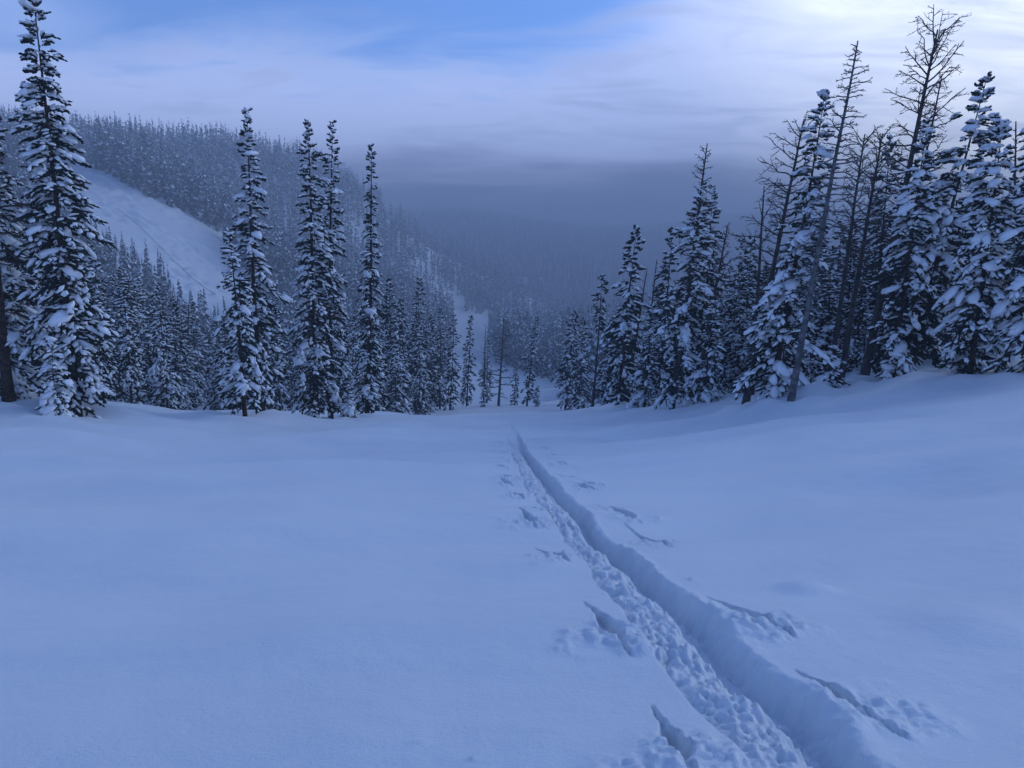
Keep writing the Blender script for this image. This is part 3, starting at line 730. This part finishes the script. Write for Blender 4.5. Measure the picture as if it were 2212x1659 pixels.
# ------------------------------------------------------------------ the forest
fr = np.random.default_rng(21)
VAR = []
for k in range(12):
    prof = ['spire', 'cone', 'spire', 'thin', 'full', 'spire'][k % 6]
    H = 11.0; R_ = [1.05, 1.35, 0.9, 0.75, 1.25, 1.1][k % 6]
    sp_ = conifer(900 + k, H, R_, prof, 0.04 + 0.05 * (k % 3), 1.25, 2.0, (0, 0), 0.5, hi=False, padk=0.95)
    VAR.append((tree_meshes(sp_, 'forest_fir_%d' % k), H))
SKY_U = [-100, 0, 60, 130, 200, 300, 360, 420, 470, 560, 640, 760, 830, 900, 960, 1000, 1050, 1150, 1240, 1300, 1400, 1480, 1560, 1640, 1720, 1850, 1990, 2100, 2212, 2400]
SKY_V = [400, 420, 500, 520, 500, 545, 590, 640, 680, 640, 640, 640, 640, 660, 690, 700, 720, 690, 690, 690, 640, 600, 560, 560, 500, 470, 420, 360, 330, 330]
def tan_of(v):
    _, y, z = ray(1106, v); return z / y
def scatter_pts(n_, dmin, dmax, smin, smax, power=2.0):
    d = (dmin ** power + fr.random(n_) * (dmax ** power - dmin ** power)) ** (1 / power)
    s = smin + fr.random(n_) * (smax - smin)
    return s * d, d
def thin(x, y, spacing):
    """greedy minimum spacing on a hash grid; spacing per point"""
    keep = []; cell = {}
    g = 3.0
    for i in range(len(x)):
        cx, cy = int(x[i] // g), int(y[i] // g); ok = True; sp2 = spacing[i] ** 2
        for a in (-1, 0, 1):
            for b_ in (-1, 0, 1):
                for (px, py) in cell.get((cx + a, cy + b_), ()):
                    if (px - x[i]) ** 2 + (py - y[i]) ** 2 < sp2: ok = False; break
                if not ok: break
            if not ok: break
        if ok:
            cell.setdefault((cx, cy), []).append((x[i], y[i])); keep.append(i)
    return np.array(keep, int)
x1, y1 = scatter_pts(2600, 34, 130, -0.74, 0.74)
x2, y2 = scatter_pts(16000, 130, 330, -0.74, 0.30)
x3, y3 = scatter_pts(15000, 330, 780, -0.74, 0.40)
x4, y4 = scatter_pts(9000, 190, 520, -0.74, -0.02)
x = np.r_[x1, x2, x3, x4]; y = np.r_[y1, y2, y3, y4]
z = terrain(x, y); U, V = project(x, y, z)
ok = (U > -60) & (U < 2275)
ok &= ~pisted(U, V, y)
ok &= ~(inpoly(U, V, RUN) & (y > 40) & (y < 430))
for poly in CLEAR: ok &= ~(inpoly(U, V, poly) & (y > 90))
# open snow in front: no forest before its edge
edge_d = np.interp(U, [-100, 200, 450, 620, 800, 960, 1010, 1220, 1300, 1450, 1560, 1700, 1900, 2300], [27, 32, 42, 44, 46, 66, 90, 78, 60, 44, 40, 33, 31, 29])
ok &= y > edge_d
ok &= ~((fbm(x / 34, y / 34, 123, 2) > np.where(V < 480, 0.75, np.where(U > 700, 0.22, 0.45))) & (y > 100))
x, y, z, U, V = (q[ok] for q in (x, y, z, U, V))
spc = np.where(y < 130, 2.3, np.where(y < 330, 2.3, np.where(x / y < 0, 2.5, 3.2)))
k_ = thin(x, y, spc); x, y, z, U, V = (q[k_] for q in (x, y, z, U, V))
near_hero = np.zeros(len(x), bool)
for hx, hy, hr in hero_boxes: near_hero |= np.hypot(x - hx, y - hy) < 0.6 + 0.5 * hr
x, y, z, U, V = (q[~near_hero] for q in (x, y, z, U, V))
h = 7.5 + 6.0 * fr.random(len(x)) ** 0.8
h = np.where(y > 220, h * 1.38, h)
h = np.where(fr.random(len(x)) < 0.12, h * 0.5, h)
tl = np.interp(U, SKY_U, [tan_of(v) for v in SKY_V])
hmax = (tl - (z - CAMZ) / y) * y * (0.80 + 0.22 * fr.random(len(x)))
h = np.where(y < 125, np.minimum(h, np.maximum(hmax, 2.2)), h)
pv_ = np.interp(U, [150, 190, 260, 330, 400, 470, 530], [455, 470, 520, 582, 645, 680, 690])
pcap = (np.interp(pv_ - 62 * fr.random(len(x)) ** 2.2, np.arange(0, 1000), [tan_of(v) for v in range(1000)]) - (z - CAMZ) / y) * y
below = (U > 165) & (U < 525) & (y < 260) & (V > pv_)
h = np.where(below, np.minimum(h, np.maximum(pcap, 2.5)), h)
# drop what the ground hides
vis = np.where(y < 58, 1e9, (z + h - CAMZ) / y - hill(x, np.maximum(y, 57.1))[1]) > 0.002
x, y, z, U, V, h = (q[vis] for q in (x, y, z, U, V, h))
app = h / y
order = np.argsort(-app)
BACK = [(1480, 600, 40), (1552, 560, 41), (1588, 610, 38), (1636, 600, 36), (1688, 560, 34), (1728, 500, 36), (1770, 545, 33), (1812, 480, 35), (1846, 550, 32), (1892, 455, 36),
        (1948, 500, 33), (1985, 440, 36), (2040, 450, 33), (2078, 400, 35), (2120, 480, 31), (2165, 400, 34), (2205, 360, 31), (1660, 640, 31), (1745, 660, 30), (1850, 680, 30), (2010, 620, 30)]
NIND = 300 - len(HERO) - len(BACK)
ind = order[:NIND]; rest = order[NIND:]; rest = rest[y[rest] > 85]     # no sparse trees close by
PLACE = [(240, 'behind the tallest fir by the brown trunk'), (480, 'on the slope below the ski run'), (620, 'behind the pair with bare feet on open snow'),
         (770, 'behind the close pair with touching crowns'), (885, 'behind the needle-thin fir'), (985, 'in the clump on the left border of the lower run'),
         (1215, 'in the hollow around the lower run'), (1310, 'behind the bare-stemmed fir with the tufted top'), (1430, 'behind the leaning open-spired fir'),
         (1560, 'behind the fir with the bare dead spire'), (1650, 'behind the slim crooked dead tree'), (1770, 'behind the grey leaning dead trunk'),
         (1890, 'behind the cluster of thin dead trunks'), (2030, 'behind the forked black dead tree'), (9999, 'behind the fir with the many-pointed crown')]
def flabel(u, hh, k):
    pl = next(p for lim, p in PLACE if u < lim)
    size = 'small' if hh < 5.5 else ('tall' if hh > 10 else 'middling')
    form = ['slim', 'broad', 'slim', 'needle-slim', 'bushy', 'pointed'][k % 6]
    return '%s %s snowy fir %s' % (size, form, pl), 'firs ' + pl
for (ub, vt, d) in BACK:
    ub += fr.normal(0, 6); loc, H_, _ = axis_from(ub, 850, ub, vt, d)
    kv = int(fr.integers(0, len(VAR))); vm, H = VAR[kv]; lab, grp = flabel(ub, H_, kv); s = H_ / H; w = s * (1.1 + 0.35 * fr.random())
    place_tree('snowy_fir', loc, vm, lab, 'tree', grp, fr.random() * 6.28, (w, w, s))
for i in ind:
    kv = int(fr.integers(0, len(VAR))); vm, H = VAR[kv]
    s = h[i] / H; w = s * (0.85 + 0.35 * fr.random()) * (1.15 if s < 0.6 else 1.0) * (1.15 if U[i] > 1215 else 0.9)
    lab, grp = flabel(U[i], h[i], kv)
    place_tree('snowy_fir', (x[i], y[i], z[i] - 0.1), vm, lab, 'tree', grp, fr.random() * 6.28, (w, w, s))

# the rest of the forest: small trees, each of stacked ragged skirts with snow on top
def small_tree(r, nd, ns):
    """loose drooping boughs round a stem, some with snow lying on them"""
    V, Fd, Fs = [], [], []
    for k in range(nd + ns):
        dark = k < nd
        f = (k + r.random()) / nd if dark else (k - nd + r.random()) / ns
        f = min(0.04 + 0.95 * f, 0.985)
        R_ = np.interp(f, [0, .12, .35, .7, .9, 1], [.075, .095, .09, .055, .032, .012]) * (0.6 + 0.8 * r.random()) * (1.0 if dark else 0.85)
        a = r.random() * 6.28; c, s_ = math.cos(a), math.sin(a); w = R_ * (0.55 + 0.3 * r.random()) + 0.006
        zr = f + 0.030; zt = f - R_ * (0.35 + 0.5 * r.random()); zm = f + 0.008
        if not dark: zr += 0.012; zt += 0.018; zm += 0.018
        o = len(V)
        V += [(0, 0, zr), (c * R_ * .6 - s_ * w, s_ * R_ * .6 + c * w, zm - w * .3), (c * R_, s_ * R_, zt), (c * R_ * .6 + s_ * w, s_ * R_ * .6 - c * w, zm - w * .3)]
        (Fd if dark else Fs).extend([(o, o + 1, o + 2), (o, o + 2, o + 3)])
    o = len(V)
    V += [(0.014, 0, 0.0), (-0.007, 0.012, 0.0), (-0.007, -0.012, 0.0), (0, 0, 1.0)]
    Fd += [(o, o + 1, o + 3), (o + 1, o + 2, o + 3), (o + 2, o, o + 3)]
    return np.array(V, float), np.array(Fd + Fs), len(Fd)
sr = np.random.default_rng(5)
def forest_stuff(name, sel, variants, label, mneed):
    Vs, Fs, Ms, o = [], [], [], 0
    pick = sr.integers(0, len(variants), len(sel))
    for k, (tV, tF, nd) in enumerate(variants):
        i = sel[pick == k]
        if len(i) == 0: continue
        a = sr.random(len(i)) * 6.28; hh = hs_all[i]; ww = hh * (0.60 + 0.45 * sr.random(len(i)))
        Rm = np.zeros((len(i), 3, 3)); Rm[:, 0, 0] = np.cos(a) * ww; Rm[:, 0, 1] = -np.sin(a) * ww; Rm[:, 1, 0] = np.sin(a) * ww; Rm[:, 1, 1] = np.cos(a) * ww; Rm[:, 2, 2] = hh
        Rm[:, 0, 2] = sr.normal(0, 0.02, len(i)) * hh
        Vv, Ff = scatter(tV, tF, Rm, np.stack([xs_all[i], ys_all[i], zs_all[i] - 0.3], -1))
        Vs.append(Vv); Fs.append(Ff + o); o += len(Vv)
        Ms.append(np.tile(np.r_[np.zeros(nd, int), np.ones(len(tF) - nd, int)], len(i)))
    me = mesh_np(name, np.concatenate(Vs), Fs, [mneed, m_tsnow], smooth=False, matidx=np.concatenate(Ms))
    ob = link(name, me); ob['kind'] = 'stuff'; tag(ob, label, 'forest'); return ob
xs_all, ys_all, zs_all, hs_all = x, y, z, h
vA = [small_tree(sr, 36, 22) for _ in range(8)]; vB = [small_tree(sr, 20, 6) for _ in range(8)]
rd = y[rest]
lft = U[rest] < 985
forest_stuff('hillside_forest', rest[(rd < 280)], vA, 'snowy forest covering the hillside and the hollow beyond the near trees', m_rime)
forest_stuff('ridge_forest', rest[(rd >= 280)], vB, 'frosted forest fading into mist on the far ridge', m_rime_mist)
# far side of the valley
xf, yf = scatter_pts(26000, 760, 1450, -0.42, 0.62)
zf = hill(xf, yf)[0]; Uf, Vf = project(xf, yf, zf)
okf = np.ones(len(xf), bool)
for poly in MEADOW: okf &= ~inpoly(Uf, Vf, poly)
okf &= hill(xf, yf)[1] < (zf + 13 - CAMZ) / yf
xf, yf, zf = xf[okf], yf[okf], zf[okf]
xs_all, ys_all, zs_all = xf, yf, zf; hs_all = 7 + 6 * sr.random(len(xf))
vC = []
for _ in range(5):
    V_ = [(0, 0, 1.0)] + [(0.13 * (0.7 + 0.6 * sr.random()) * math.cos(q * 1.2566), 0.13 * math.sin(q * 1.2566), 0.02) for q in range(5)]
    vC.append((np.array(V_), np.array([(0, 1 + q, 1 + (q + 1) % 5) for q in range(5)]), 4))
forest_stuff('valley_forest', np.arange(len(xf)), vC, 'dim dark forest on the mountainside across the valley', m_needle)
print('forest', len(ind), len(rest), len(xf), sum(len(m.polygons) for m in bpy.data.meshes))

# ------------------------------------------------------------------ dark tube drawn for the thin line down the ski run
def hill_hit(u, v, dmin=100, dmax=400):
    a, yy, zz = ray(u, v); s = a / yy; t_ = zz / yy
    ys = np.linspace(dmin, dmax, 1500); d = CAMZ + t_ * ys - hill(s * ys, ys)[0]
    i = int(np.argmax(d < 0)) if (d < 0).any() else len(ys) - 1
    return np.array([s * ys[i], ys[i], float(hill(np.array([s * ys[i]]), np.array([ys[i]]))[0][0])])
pts = []
for u, v in [(252, 452), (280, 474), (306, 496), (330, 520), (356, 546), (382, 572), (410, 600), (440, 624), (466, 640)]:
    p = hill_hit(u, v); p[2] += 0.35; pts.append(p)
pts = np.array(pts); tt = np.linspace(0, len(pts) - 1, 80)
pts = np.stack([np.interp(tt, np.arange(len(pts)), pts[:, k]) for k in range(3)], -1)
pts[:, 2] = np.maximum(pts[:, 2], hill(pts[:, 0], pts[:, 1])[0] + 0.15)
V_, F_ = tube(pts, np.full(80, 0.055), 5)
o = link('run_line', mesh_np('run_line', V_, [F_], [m_line])); tag(o, 'thin dark line running down the groomed ski run', 'dark_line')

# ------------------------------------------------------------------ mountain air
m_haze = bpy.data.materials.new('haze'); m_haze.use_nodes = True
ht_ = m_haze.node_tree; ht_.nodes.clear()
pv = ht_.nodes.new('ShaderNodeVolumePrincipled'); om = ht_.nodes.new('ShaderNodeOutputMaterial')
pv.inputs['Color'].default_value = (0.80, 0.87, 1.0, 1); pv.inputs['Density'].default_value = 0.0020; pv.inputs['Anisotropy'].default_value = 0.0
ht_.links.new(pv.outputs[0], om.inputs['Volume'])
zlo = min(float(fz.min()), float(ZZ.min())) - 2; zhi = max(float(fz.max()) + 20, 60)
bx0, bx1, by0, by1 = -2300, 2300, -120, 2600
Vb = np.array([(a, b_, c) for c in (zlo, zhi) for b_ in (by0, by1) for a in (bx0, bx1)], float)
Fb = np.array([(0, 2, 3, 1), (4, 5, 7, 6), (0, 1, 5, 4), (2, 6, 7, 3), (0, 4, 6, 2), (1, 3, 7, 5)])
o = link('haze', mesh_np('haze', Vb, [Fb], [m_haze], smooth=False)); o['kind'] = 'stuff'; o['label'] = 'pale blue mountain mist filling the valley'
print('z range', zlo, zhi)
